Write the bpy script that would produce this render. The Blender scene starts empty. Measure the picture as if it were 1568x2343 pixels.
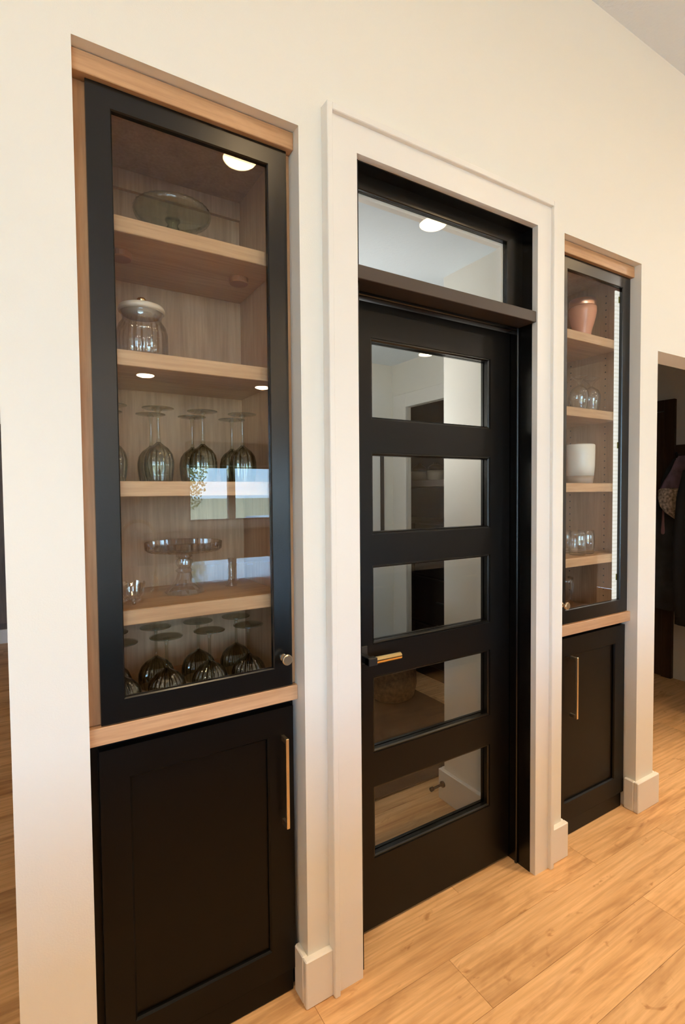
import bpy, bmesh, math, random
from mathutils import Vector, Matrix
R = random.Random(7)
PI = math.pi
SC = bpy.context.scene
COL = SC.collection

# ------------------------------------------------------------------ camera
F_PX, YAW, PIT, ROL, CAM_H = 1184.6, math.radians(31.385), math.radians(-2.062), math.radians(-0.510), 1.4783
cam_data = bpy.data.cameras.new('camera'); cam = bpy.data.objects.new('camera', cam_data); COL.objects.link(cam)
fw = Vector((math.sin(YAW)*math.cos(PIT), math.cos(YAW)*math.cos(PIT), math.sin(PIT)))
rt = Vector((math.cos(YAW), -math.sin(YAW), 0)); up = rt.cross(fw)
rt, up = rt*math.cos(ROL)+up*math.sin(ROL), -rt*math.sin(ROL)+up*math.cos(ROL)
m = Matrix((rt, up, -fw)).transposed().to_4x4(); m.translation = Vector((0, -1.3, CAM_H))
cam.matrix_world = m
cam_data.sensor_width = 36.0; cam_data.sensor_fit = 'AUTO'; cam_data.lens = F_PX*36.0/2343.0
cam_data.clip_start = 0.02; cam_data.clip_end = 600
SC.camera = cam

# ------------------------------------------------------------------ world, sun, exposure
LAMP = 190.0          # radiance of the recessed ceiling lamps
SKY = 20.0
FILL_BEAM = 205.0         # watts of each added spot that lifts floor and lower wall
w = bpy.data.worlds.new('sky'); SC.world = w; w.use_nodes = True
nt = w.node_tree; nt.nodes.clear()
tc = nt.nodes.new('ShaderNodeTexCoord'); sx = nt.nodes.new('ShaderNodeSeparateXYZ')
rp = nt.nodes.new('ShaderNodeValToRGB'); bg = nt.nodes.new('ShaderNodeBackground'); wo = nt.nodes.new('ShaderNodeOutputWorld')
nt.links.new(tc.outputs['Generated'], sx.inputs[0]); nt.links.new(sx.outputs['Z'], rp.inputs[0])
nt.links.new(rp.outputs[0], bg.inputs[0]); nt.links.new(bg.outputs[0], wo.inputs[0])
e = rp.color_ramp.elements
e[0].position = 0.0; e[0].color = (0.56, 0.79, 1.0, 1); e[1].position = 0.6; e[1].color = (0.30, 0.55, 0.98, 1)
x = e.new(0.06); x.color = (0.42, 0.70, 1.0, 1)
bg.inputs[1].default_value = SKY
sun_d = bpy.data.lights.new('sun', 'SUN'); sun_d.energy = 17; sun_d.color = (1, .93, .8); sun_d.angle = .01
sun = bpy.data.objects.new('sun', sun_d); COL.objects.link(sun); sun.rotation_euler = (math.radians(-48), math.radians(12), 0)
SC.view_settings.view_transform = 'Standard'; SC.view_settings.look = 'None'
SC.view_settings.exposure = -0.27; SC.view_settings.gamma = 1.0; SC.view_settings.use_curve_mapping = False
SC.cycles.use_denoising = True
SC.cycles.max_bounces = 14; SC.cycles.transparent_max_bounces = 40; SC.cycles.diffuse_bounces = 8
SC.cycles.transmission_bounces = 12; SC.cycles.glossy_bounces = 6
SC.cycles.caustics_reflective = False; SC.cycles.caustics_refractive = False
SC.cycles.sample_clamp_indirect = 12

# ------------------------------------------------------------------ materials
def new_mat(name):
    mt = bpy.data.materials.new(name); mt.use_nodes = True; mt.node_tree.nodes.clear()
    N = mt.node_tree.nodes; L = mt.node_tree.links
    out = N.new('ShaderNodeOutputMaterial')
    return mt, N, L, out
def principled(name, col, rough=.5, metal=0., spec=.5, bump=0., bscale=200., mottled=0., mscale=3., coat=0.):
    mt, N, L, out = new_mat(name)
    b = N.new('ShaderNodeBsdfPrincipled'); L.new(b.outputs[0], out.inputs[0])
    b.inputs['Base Color'].default_value = (*col, 1); b.inputs['Roughness'].default_value = rough
    b.inputs['Metallic'].default_value = metal; b.inputs['Specular IOR Level'].default_value = spec
    b.inputs['Coat Weight'].default_value = coat
    tc = N.new('ShaderNodeTexCoord')
    if mottled:
        n = N.new('ShaderNodeTexNoise'); n.inputs['Scale'].default_value = mscale; n.inputs['Detail'].default_value = 5
        L.new(tc.outputs['Object'], n.inputs['Vector'])
        r = N.new('ShaderNodeValToRGB'); L.new(n.outputs[0], r.inputs[0])
        r.color_ramp.elements[0].color = (*[c*(1-mottled) for c in col], 1); r.color_ramp.elements[1].color = (*[min(1, c*(1+mottled)) for c in col], 1)
        r.color_ramp.elements[0].position = .3; r.color_ramp.elements[1].position = .7
        L.new(r.outputs[0], b.inputs['Base Color'])
    if bump:
        n = N.new('ShaderNodeTexNoise'); n.inputs['Scale'].default_value = bscale; n.inputs['Detail'].default_value = 3
        L.new(tc.outputs['Object'], n.inputs['Vector'])
        bp = N.new('ShaderNodeBump'); bp.inputs['Strength'].default_value = bump; bp.inputs['Distance'].default_value = .002
        L.new(n.outputs[0], bp.inputs['Height']); L.new(bp.outputs[0], b.inputs['Normal'])
    return mt
def wood(name, light, mid, dark, axis='X', rough=.45, scale=1., knots=.0, seed=0., spec=.4):
    """grain stretched along one object axis, shifted at random per object"""
    mt, N, L, out = new_mat(name)
    b = N.new('ShaderNodeBsdfPrincipled'); L.new(b.outputs[0], out.inputs[0])
    b.inputs['Roughness'].default_value = rough; b.inputs['Specular IOR Level'].default_value = spec
    tc = N.new('ShaderNodeTexCoord'); oi = N.new('ShaderNodeObjectInfo')
    mul = N.new('ShaderNodeMath'); mul.operation = 'MULTIPLY'; mul.inputs[1].default_value = 37.0; L.new(oi.outputs['Random'], mul.inputs[0])
    add = N.new('ShaderNodeMath'); add.operation = 'ADD'; add.inputs[1].default_value = seed; L.new(mul.outputs[0], add.inputs[0])
    cb = N.new('ShaderNodeCombineXYZ')
    for i in range(3): L.new(add.outputs[0], cb.inputs[i])
    va = N.new('ShaderNodeVectorMath'); va.operation = 'ADD'; L.new(tc.outputs['Object'], va.inputs[0]); L.new(cb.outputs[0], va.inputs[1])
    def noise(s_along, s_across, detail, dist):
        mp = N.new('ShaderNodeMapping'); sc = [s_across*scale]*3; sc['XYZ'.index(axis)] = s_along*scale
        mp.inputs['Scale'].default_value = sc; L.new(va.outputs[0], mp.inputs[0])
        n = N.new('ShaderNodeTexNoise'); n.inputs['Scale'].default_value = 1; n.inputs['Detail'].default_value = detail
        n.inputs['Distortion'].default_value = dist; n.inputs['Roughness'].default_value = .62
        L.new(mp.outputs[0], n.inputs['Vector']); return n
    n1 = noise(1.3, 9, 6, .8); n2 = noise(5, 110, 5, .1)
    r1 = N.new('ShaderNodeValToRGB'); L.new(n1.outputs[0], r1.inputs[0])
    e = r1.color_ramp.elements; e[0].position = .30; e[0].color = (*dark, 1); e[1].position = .68; e[1].color = (*light, 1)
    x = e.new(.47); x.color = (*mid, 1)
    r2 = N.new('ShaderNodeValToRGB'); L.new(n2.outputs[0], r2.inputs[0])
    r2.color_ramp.elements[0].position = .3; r2.color_ramp.elements[0].color = (.74, .70, .66, 1); r2.color_ramp.elements[1].position = .62; r2.color_ramp.elements[1].color = (1, 1, 1, 1)
    mx = N.new('ShaderNodeMix'); mx.data_type = 'RGBA'; mx.blend_type = 'MULTIPLY'; mx.inputs[0].default_value = .8
    L.new(r1.outputs[0], mx.inputs[6]); L.new(r2.outputs[0], mx.inputs[7])
    last = mx.outputs[2]
    if knots:
        n3 = noise(1.7, 6, 4, 1.1)
        r3 = N.new('ShaderNodeValToRGB'); L.new(n3.outputs[0], r3.inputs[0])
        r3.color_ramp.elements[0].position = .30; r3.color_ramp.elements[0].color = (1-knots, (1-knots)*.9, (1-knots)*.8, 1); r3.color_ramp.elements[1].position = .50; r3.color_ramp.elements[1].color = (1, 1, 1, 1)
        n4 = noise(4.5, 11, 3, 2.2); r5 = N.new('ShaderNodeValToRGB'); L.new(n4.outputs[0], r5.inputs[0])
        r5.color_ramp.elements[0].position = .27; r5.color_ramp.elements[0].color = (.62, .50, .40, 1); r5.color_ramp.elements[1].position = .37; r5.color_ramp.elements[1].color = (1, 1, 1, 1)
        m4 = N.new('ShaderNodeMix'); m4.data_type = 'RGBA'; m4.blend_type = 'MULTIPLY'; m4.inputs[0].default_value = .8
        L.new(last, m4.inputs[6]); L.new(r5.outputs[0], m4.inputs[7]); last = m4.outputs[2]
        m2 = N.new('ShaderNodeMix'); m2.data_type = 'RGBA'; m2.blend_type = 'MULTIPLY'; m2.inputs[0].default_value = 1
        L.new(last, m2.inputs[6]); L.new(r3.outputs[0], m2.inputs[7]); last = m2.outputs[2]
    if knots:
        mp = N.new('ShaderNodeMapping'); mp.inputs['Scale'].default_value = (.9, 9, 9); L.new(va.outputs[0], mp.inputs[0])
        wv = N.new('ShaderNodeTexWave'); wv.bands_direction = 'Y'; wv.inputs['Scale'].default_value = 1.1; wv.inputs['Distortion'].default_value = 14; wv.inputs['Detail'].default_value = 3; wv.inputs['Detail Scale'].default_value = .8
        L.new(mp.outputs[0], wv.inputs[0]); r4 = N.new('ShaderNodeValToRGB'); L.new(wv.outputs[0], r4.inputs[0])
        r4.color_ramp.elements[0].position = .0; r4.color_ramp.elements[0].color = (.80, .74, .66, 1); r4.color_ramp.elements[1].position = .55; r4.color_ramp.elements[1].color = (1, 1, 1, 1)
        m3 = N.new('ShaderNodeMix'); m3.data_type = 'RGBA'; m3.blend_type = 'MULTIPLY'; m3.inputs[0].default_value = .55
        L.new(last, m3.inputs[6]); L.new(r4.outputs[0], m3.inputs[7]); last = m3.outputs[2]
    # slight per-board tone
    hv = N.new('ShaderNodeHueSaturation'); mr = N.new('ShaderNodeMapRange'); L.new(oi.outputs['Random'], mr.inputs[0])
    mr.inputs[3].default_value = .90; mr.inputs[4].default_value = 1.08; L.new(mr.outputs[0], hv.inputs['Value'])
    L.new(last, hv.inputs['Color']); L.new(hv.outputs[0], b.inputs['Base Color'])
    bp = N.new('ShaderNodeBump'); bp.inputs['Strength'].default_value = .06; bp.inputs['Distance'].default_value = .001
    L.new(n2.outputs[0], bp.inputs['Height']); L.new(bp.outputs[0], b.inputs['Normal'])
    return mt
def thin_glass(name, tint=(1, 1, 1), edge=None, f0=.045, rough=0., power=5.):
    """thin-walled glass: clear (or tinted) straight through plus a Fresnel-like mirror layer"""
    mt, N, L, out = new_mat(name)
    tr = N.new('ShaderNodeBsdfTransparent'); gl = N.new('ShaderNodeBsdfGlossy'); gl.inputs['Roughness'].default_value = rough
    mx = N.new('ShaderNodeMixShader'); lw = N.new('ShaderNodeLayerWeight'); lw.inputs['Blend'].default_value = .5
    pw = N.new('ShaderNodeMath'); pw.operation = 'POWER'; pw.inputs[1].default_value = power; L.new(lw.outputs['Facing'], pw.inputs[0])
    mr = N.new('ShaderNodeMapRange'); mr.inputs[3].default_value = f0; mr.inputs[4].default_value = 1.0; L.new(pw.outputs[0], mr.inputs[0])
    if edge:
        mc = N.new('ShaderNodeMix'); mc.data_type = 'RGBA'; p2 = N.new('ShaderNodeMath'); p2.operation = 'POWER'; p2.inputs[1].default_value = 2.2
        L.new(lw.outputs['Facing'], p2.inputs[0]); L.new(p2.outputs[0], mc.inputs[0])
        mc.inputs[6].default_value = (*tint, 1); mc.inputs[7].default_value = (*edge, 1); L.new(mc.outputs[2], tr.inputs[0])
    else: tr.inputs[0].default_value = (*tint, 1)
    L.new(mr.outputs[0], mx.inputs[0]); L.new(tr.outputs[0], mx.inputs[1]); L.new(gl.outputs[0], mx.inputs[2]); L.new(mx.outputs[0], out.inputs[0])
    return mt
def emitter(name, col, s):
    mt, N, L, out = new_mat(name); em = N.new('ShaderNodeEmission'); em.inputs[0].default_value = (*col, 1); em.inputs[1].default_value = s
    L.new(em.outputs[0], out.inputs[0]); return mt

M = {}
M['wall'] = principled('cream wall paint', (.82, .79, .72), .62, bump=.12, bscale=260)
M['ceiling'] = principled('textured ceiling paint', (.79, .86, .92), .9, bump=.9, bscale=70)
M['trim'] = principled('white trim paint', (.82, .79, .74), .35)
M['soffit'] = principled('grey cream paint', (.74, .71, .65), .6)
M['black'] = principled('black satin paint', (.0022, .002, .0019), .27, spec=.52)
M['blackbase'] = principled('black cabinet paint', (.002, .0018, .0017), .36, spec=.2)
M['blackdoor'] = principled('black door paint', (.003, .0025, .0023), .38, spec=.27)
M['bronze'] = principled('dark bronze paint', (.055, .038, .030), .45)
M['maple'] = wood('warm maple', (.64, .385, .215), (.58, .335, .175), (.49, .265, .13), 'X', .38, 1.0)
M['maple_z'] = wood('warm maple upright', (.60, .34, .17), (.47, .24, .11), (.33, .155, .065), 'Z', .4, 1.0)
M['veneer'] = wood('brown veneer', (.56, .36, .22), (.48, .295, .17), (.39, .225, .125), 'Z', .5, 1.1)
M['shelf'] = wood('pale maple shelf', (.68, .45, .26), (.61, .38, .21), (.52, .31, .165), 'X', .4, 1.0)
M['oak'] = wood('oak floor plank', (.86, .545, .285), (.78, .475, .23), (.56, .31, .14), 'X', .42, .85, knots=.34, spec=.35)
M['darkwood'] = wood('dark walnut', (.085, .048, .028), (.06, .032, .018), (.035, .018, .010), 'Z', .45)
M['midwood'] = wood('grey brown wood', (.22, .16, .12), (.17, .12, .09), (.11, .075, .055), 'Z', .5)
M['joint'] = principled('floor joint', (.46, .27, .13), .7)
M['brass'] = principled('brushed champagne brass', (.82, .68, .47), .28, metal=1)
M['gold'] = principled('polished gold', (.90, .66, .30), .12, metal=1)
M['blackmetal'] = principled('black metal', (.012, .012, .012), .35, metal=.0, spec=.6)
M['pane'] = thin_glass('door glass', (.97, .97, .96), f0=.032)
M['window'] = thin_glass('window glass', (.99, 1, 1), f0=.03)
M['smoke'] = thin_glass('smoke grey glass', (.79, .81, .74), edge=(.24, .26, .20), f0=.085, power=3.4)
M['smokefoot'] = thin_glass('smoke grey foot', (.88, .89, .83), edge=(.74, .77, .68), f0=.06, power=3.4)
M['clear'] = thin_glass('clear glass', (.985, .985, .975), edge=(.86, .85, .82), f0=.085, power=3.2)
M['green'] = thin_glass('pale green glass', (.90, .95, .89), edge=(.50, .60, .50), f0=.07, power=3.)
M['crystal'] = thin_glass('cut crystal', (.985, .985, .98), edge=(.95, .945, .93), f0=.15, power=2.6)
M['cream'] = principled('cream ceramic', (.72, .62, .50), .3)
M['white_cer'] = principled('white ceramic', (.80, .79, .72), .3)
M['grey_cer'] = principled('taupe ceramic', (.36, .27, .21), .5)
M['copper'] = principled('polished copper', (.95, .52, .32), .32, metal=1)
M['copperglaze'] = principled('copper pink glaze', (.78, .36, .22), .25)
M['stone'] = principled('white stone counter', (.62, .62, .62), .05, spec=.8, mottled=.05, mscale=6, coat=.6)
M['lens'] = emitter('lamp lens', (1, .70, .37), LAMP*.4)
M['lens_far'] = emitter('lamp lens far', (1, .70, .38), LAMP*1.05)
M['lens_wallfill'] = emitter('neutral fill lens', (1, .90, .76), LAMP*2.6)  # boosted cooler lens, added to lift the upper right wall
M['lens_floorfill'] = emitter('narrow fill lens', (1, .72, .42), 12)  # lens of the added lamps that brighten the floor
M['pantryfill'] = emitter('pantry fill lens', (.97, .98, .96), 15)  # glow of the added pantry lamp
M['puck'] = principled('unlit bronze puck', (.34, .14, .06), .45)
M['field'] = principled('dry field', (.62, .50, .24), .9, mottled=.25, mscale=.6)
M['gravel'] = principled('pale gravel', (.55, .53, .50), .9, mottled=.2, mscale=3)
M['bark'] = principled('bark', (.10, .07, .05), .9)
M['leaf'] = principled('leaf', (.42, .40, .12), .6)
M['carpaint'] = principled('dark car paint', (.05, .055, .07), .2, coat=.6)
M['tyre'] = principled('tyre', (.015, .015, .015), .8)
M['purple'] = principled('mauve fleece', (.26, .17, .22), .95, mottled=.3, mscale=14, bump=.5, bscale=120)
M['tweed'] = principled('brown tweed', (.42, .32, .24), .95, mottled=.75, mscale=55, bump=.8, bscale=90)
M['blackcloth'] = principled('black cloth', (.016, .016, .018), .9, bump=.4, bscale=90)
M['navy'] = principled('charcoal cloth', (.055, .06, .07), .9, mottled=.3, mscale=9, bump=.4, bscale=90)
M['pinkstrap'] = principled('dusty pink strap', (.32, .17, .19), .8)
M['basket'] = principled('woven brown fibre', (.20, .10, .045), .8, mottled=.35, mscale=40, bump=.8, bscale=60)
M['shade_rug'] = principled('dark brown rug', (.030, .016, .009), .95, mottled=.3, mscale=8, bump=.6, bscale=150)  # dark colour stands in for shade on the pantry floor
M['darkcab'] = principled('dark brown cabinet paint', (.007, .005, .0045), .4)
M['navycab'] = principled('near black panel', (.006, .007, .010), .4)
M['jarglaze'] = principled('taupe jar glaze', (.46, .40, .31), .3)
M['greyshelf'] = principled('grey brown shelf', (.40, .33, .29), .5)
# LED tape with a lens every 9 mm
mt, N, L, out = new_mat('led tape')
tc = N.new('ShaderNodeTexCoord'); wv = N.new('ShaderNodeTexWave'); wv.bands_direction = 'Z'; wv.inputs['Scale'].default_value = 18; wv.inputs['Distortion'].default_value = 0
rp = N.new('ShaderNodeValToRGB'); rp.color_ramp.elements[0].position = .15; rp.color_ramp.elements[0].color = (.88, .87, .76, 1); rp.color_ramp.elements[1].position = .5; rp.color_ramp.elements[1].color = (1, 1, .93, 1)
em = N.new('ShaderNodeEmission'); em.inputs[1].default_value = 1.15
L.new(tc.outputs['Object'], wv.inputs[0]); L.new(wv.outputs[0], rp.inputs[0]); L.new(rp.outputs[0], em.inputs[0]); L.new(em.outputs[0], out.inputs[0])
M['led'] = mt
M['ledchannel'] = principled('olive channel', (.20, .21, .04), .5)

# ------------------------------------------------------------------ helpers
def link(name, bm, mat, parent=None, smooth=False):
    me = bpy.data.meshes.new(name); bmesh.ops.recalc_face_normals(bm, faces=bm.faces[:]); bm.to_mesh(me); bm.free()
    for mt in (mat if isinstance(mat, (list, tuple)) else [mat]): me.materials.append(mt)
    if smooth:
        for p in me.polygons: p.use_smooth = True
    o = bpy.data.objects.new(name, me); COL.objects.link(o)
    if parent: o.parent = parent
    return o
def box(bm, x0, x1, y0, y1, z0, z1, bev=0., mi=0):
    vs = [bm.verts.new(c) for c in ((x0,y0,z0),(x1,y0,z0),(x1,y1,z0),(x0,y1,z0),(x0,y0,z1),(x1,y0,z1),(x1,y1,z1),(x0,y1,z1))]
    fs = [bm.faces.new([vs[i] for i in q]) for q in ((3,2,1,0),(4,5,6,7),(0,1,5,4),(1,2,6,5),(2,3,7,6),(3,0,4,7))]
    for f in fs: f.material_index = mi
    if bev:
        ed = list({e for f in fs for e in f.edges})
        bmesh.ops.bevel(bm, geom=ed, offset=bev, segments=1, affect='EDGES', profile=.5)
def B(name, x0, x1, y0, y1, z0, z1, mat, parent=None, bev=0.):
    bm = bmesh.new(); box(bm, x0, x1, y0, y1, z0, z1, bev); o = link(name, bm, mat, parent); return local(o) if parent is None else o
def local(o):
    """move a top-level mesh's origin to the base of its bounding box"""
    vs = o.data.vertices
    xs = [v.co.x for v in vs]; ys = [v.co.y for v in vs]; zs = [v.co.z for v in vs]
    c = Vector(((min(xs)+max(xs))/2, (min(ys)+max(ys))/2, min(zs)))
    o.data.transform(Matrix.Translation(-c)); o.location = c; return o
def tag(o, label, cat, group=None):
    o['label'] = label; o['category'] = cat
    if group: o['group'] = group
    return o
def struct(o, label=None):
    o['kind'] = 'structure'
    if label: o['label'] = label
    return o
def thing(name, label, cat, loc=(0,0,0), group=None):
    o = bpy.data.objects.new(name, None); COL.objects.link(o); o.location = loc; o.empty_display_size = .1
    if cat: tag(o, label, cat, group)
    return o
def at(o, loc):          # parts are written in world coordinates; shift into a root placed at loc
    for c in o.children: c.matrix_parent_inverse = Matrix.Translation(-Vector(loc))
def lathe(bm, prof, n=32, cx=0, cy=0, cz=0, flute=0., nf=12, mi=0, f_from=-1e9, f_to=1e9, closed=True):
    rings = []
    for (r, z) in prof:
        if r < 1e-6: rings.append([bm.verts.new((cx, cy, cz+z))]); continue
        k = flute if f_from <= z <= f_to else 0
        rings.append([bm.verts.new((cx+(r*(1-k*(.5+.5*math.cos(nf*2*PI*i/n))))*math.cos(2*PI*i/n), cy+(r*(1-k*(.5+.5*math.cos(nf*2*PI*i/n))))*math.sin(2*PI*i/n), cz+z)) for i in range(n)])
    for a, b in zip(rings, rings[1:]):
        if len(a) == 1 and len(b) == 1: continue
        for i in range(n):
            j = (i+1) % n
            if len(a) == 1: f = bm.faces.new((a[0], b[i], b[j]))
            elif len(b) == 1: f = bm.faces.new((a[i], b[0], a[j]))
            else: f = bm.faces.new((a[i], b[i], b[j], a[j]))
            f.material_index = mi
def tube(bm, pts, rad, n=10, caps=True):
    pts = [Vector(p) for p in pts]; rads = rad if isinstance(rad, (list, tuple)) else [rad]*len(pts)
    t = (pts[1]-pts[0]).normalized(); a = Vector((0,0,1)) if abs(t.z) < .9 else Vector((1,0,0)); nrm = t.cross(a).normalized()
    rings = []
    for i, p in enumerate(pts):
        t2 = ((pts[min(i+1, len(pts)-1)]-pts[max(i-1, 0)])).normalized()
        nrm = (nrm - t2*nrm.dot(t2)).normalized(); bn = t2.cross(nrm)
        rings.append([bm.verts.new(p+(nrm*math.cos(2*PI*k/n)+bn*math.sin(2*PI*k/n))*rads[i]) for k in range(n)])
    for a, b in zip(rings, rings[1:]):
        for k in range(n): bm.faces.new((a[k], b[k], b[(k+1) % n], a[(k+1) % n]))
    if caps: bm.faces.new(rings[0]); bm.faces.new(rings[-1])
def cyl_y(bm, cx, y0, y1, cz, r, n=24):
    tube(bm, [(cx, y0, cz), (cx, y1, cz)], r, n)
def grid_wall(name, us, zs, t0, t1, solid, mat, axis='X', parent=None):
    """wall slab between t0 and t1 made of cells us x zs; solid(i,j) says which cells are filled; clean outer surface only"""
    bm = bmesh.new(); cache = {}
    def V(u, t, z):
        k = (u, t, z)
        if k not in cache: cache[k] = bm.verts.new((u, t, z) if axis == 'X' else (t, u, z))
        return cache[k]
    nu, nz = len(us)-1, len(zs)-1
    S = lambda i, j: 0 <= i < nu and 0 <= j < nz and solid(i, j)
    for i in range(nu):
        for j in range(nz):
            if not S(i, j): continue
            a, b, c, d = us[i], us[i+1], zs[j], zs[j+1]
            for t in (t0, t1): bm.faces.new((V(a,t,c), V(b,t,c), V(b,t,d), V(a,t,d)))
            if not S(i-1, j): bm.faces.new((V(a,t0,c), V(a,t1,c), V(a,t1,d), V(a,t0,d)))
            if not S(i+1, j): bm.faces.new((V(b,t0,c), V(b,t1,c), V(b,t1,d), V(b,t0,d)))
            if not S(i, j-1): bm.faces.new((V(a,t0,c), V(b,t0,c), V(b,t1,c), V(a,t1,c)))
            if not S(i, j+1): bm.faces.new((V(a,t0,d), V(b,t0,d), V(b,t1,d), V(a,t1,d)))
    return link(name, bm, mat, parent)
def frame_xz(bm, x0, x1, z0, z1, wl, wr, wt, wb, y0, y1, chamf=0.0):
    """mitred picture frame lying in the XZ plane, front at y0"""
    o = [(x0,z0),(x1,z0),(x1,z1),(x0,z1)]; i = [(x0+wl,z0+wb),(x1-wr,z0+wb),(x1-wr,z1-wt),(x0+wl,z1-wt)]
    ic = [(x0+wl-chamf,z0+wb-chamf),(x1-wr+chamf,z0+wb-chamf),(x1-wr+chamf,z1-wt+chamf),(x0+wl-chamf,z1-wt+chamf)]
    P = lambda q, y: [bm.verts.new((a, y, b)) for a, b in q]
    of, ob, jf, jb = P(o, y0), P(o, y1), P(i, y0+chamf), P(i, y1)
    f2 = P(ic, y0) if chamf else jf
    for k in range(4):
        n = (k+1) % 4
        bm.faces.new((of[k], of[n], f2[n], f2[k]))
        if chamf: bm.faces.new((f2[k], f2[n], jf[n], jf[k]))
        bm.faces.new((jf[k], jf[n], jb[n], jb[k])); bm.faces.new((jb[k], jb[n], ob[n], ob[k])); bm.faces.new((ob[k], ob[n], of[n], of[k]))

# ------------------------------------------------------------------ the shell of the house
CEIL = 3.44
XL, XR, YB, YF = -4.0, 7.5, -8.0, 5.2
us = [XL, -2.2, -.042, .109, .662, .839, 1.634, 1.82, 2.364, 2.508, 3.6, XR]
zs = [0, 2.123, 2.458, 2.486, CEIL]
def front_solid(i, j):
    if i == 1: return j >= 2                       # passage on the left
    if i in (3, 7): return j >= 3                  # cabinet recesses
    if i == 5: return j >= 2                       # pantry door opening
    if i == 9: return j >= 1                       # passage to the coat room
    return True
struct(grid_wall('wall_front', us, zs, 0, .13, front_solid, M['wall']), 'cream painted wall with built-in recesses and door opening')
struct(B('ceiling', XL-.2, XR+.2, YB-.2, YF+.2, CEIL, CEIL+.2, M['ceiling']), 'white textured ceiling')
bus = [XL, -3.95, -.2, 2.5, 4.95, XR]; bzs = [0, .04, .99, 2.0, 3.1, CEIL]
struct(grid_wall('wall_back', bus, bzs, YB-.2, YB, lambda i, j: not ((i == 1 and 1 <= j <= 3) or (i == 3 and j == 2)), M['wall']))
struct(B('wall_left', XL-.2, XL, YB, YF, 0, CEIL, M['wall']))
struct(B('wall_right', XR, XR+.2, YB, YF, 0, CEIL, M['wall']))
struct(B('wall_far', XL, XR, YF, YF+.2, 0, CEIL, M['wall']))
# baseboards (square topped white boards that wrap the corners)
def base(name, segs):
    bm = bmesh.new()
    for s in segs: box(bm, *s, 0, .141, .003)
    return struct(link(name, bm, M['trim']), 'white square-topped baseboard')
base('baseboard_left', [(-.062, .109, -.022, 0), (-.062, -.042, 0, .15)])
base('baseboard_middle', [(.645, .735, -.022, 0), (.645, .662, 0, .055)])
base('baseboard_right', [(1.727, 1.838, -.022, 0), (1.82, 1.838, 0, .046)])
base('baseboard_end', [(2.346, 2.526, -.022, 0), (2.346, 2.364, 0, .046), (2.508, 2.526, 0, .13)])
# floor: slab and boards
struct(B('floor', XL, XR, YB, YF, -.2, -.004, M['joint']), 'oak plank floor')
floor = bpy.data.objects['floor']
PW, PL = .182, 1.22
bm = bmesh.new(); box(bm, 0, PL-.0008, 0, PW-.0008, 0, .0039, .0006); proto_plank = None
pm = bpy.data.meshes.new('plank'); bmesh.ops.recalc_face_normals(bm, faces=bm.faces[:]); bm.to_mesh(pm); bm.free(); pm.materials.append(M['oak'])
Rf = random.Random(3)
def plank(x, y):
    o = bpy.data.objects.new('plank', pm); COL.objects.link(o); o.parent = floor
    o.matrix_parent_inverse = floor.matrix_world.inverted() if False else Matrix.Translation(-Vector(floor.location))
    o.location = (x, y, -.0039)
row = 0; y = -1.62 + .05
while y < 5.0:
    off = (row*.47 + Rf.uniform(-.1, .1)) % 1 * PL
    if y < .13: xa, xb = -.9, 4.6
    elif y < 2.05: xa, xb = -.5, 4.3
    else: xa, xb = -.75, .25
    x = xa - off
    while x < xb: plank(x, y); x += PL
    y += PW; row += 1

# ------------------------------------------------------------------ back of the kitchen (seen only as reflections)
win = thing('window_1', None, None, (3.725, YB, .99)); struct(win, 'kitchen window with dark frame looking out on a field')
bm = bmesh.new(); frame_xz(bm, 2.5, 4.95, .99, 2.0, .03, .03, .03, .03, YB-.12, YB-.02)
for c in (3.315, 4.185): box(bm, c-.065, c+.065, YB-.12, YB-.02, 1.02, 1.97)
link('window_frame', bm, M['darkwood'], win)
for a, b in ((2.53, 3.25), (3.38, 4.12), (4.25, 4.92)): B('window_pane', a, b, YB-.085, YB-.079, 1.02, 1.97, M['window'], win)
at(win, win.location)
def fill_window(name, x0, x1, label):  # unseen glazing added to bring more daylight onto the front wall
    win = thing(name, None, None, ((x0+x1)/2, YB, .04)); struct(win, label); c = (x0+x1)/2
    bm = bmesh.new(); frame_xz(bm, x0, x1, .04, 3.1, .05, .05, .05, .05, YB-.12, YB-.02); box(bm, c-.04, c+.04, YB-.12, YB-.02, .09, 3.05)
    link('window_frame', bm, M['trim'], win)
    for p, q in ((x0+.05, c-.04), (c+.04, x1-.05)): B('window_pane', p, q, YB-.085, YB-.079, .09, 3.05, M['window'], win)
    at(win, win.location)
fill_window('added_window_2', -3.95, -.2, 'tall glazed doors added unseen behind the camera for daylight')
hd = B('window_valance', 2.45, 5.0, YB, YB+.30, 2.01, 2.42, M['darkwood'], bev=.004); tag(hd, 'dark wood valance box over the kitchen window', 'valance')
# counter run under the window
kc = thing('kitchen_counter', 'brown base cabinets with pale counter under the window', 'counter', (3.4, YB+.32, 0))
B('body', 1.6, 6.2, YB+.01, YB+.60, 0, .87, M['midwood'], kc)
for k in range(6):
    a = 1.62+k*.76; d = B('door', a, a+.73, YB+.60, YB+.62, .12, .85, M['midwood'], kc, .004); B('handle', a+.66, a+.672, YB+.62, YB+.645, .6, .78, M['brass'], d)
B('countertop', 1.58, 6.22, YB+.01, YB+.64, .87, .91, M['stone'], kc, .003)
at(kc, kc.location)
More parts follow.
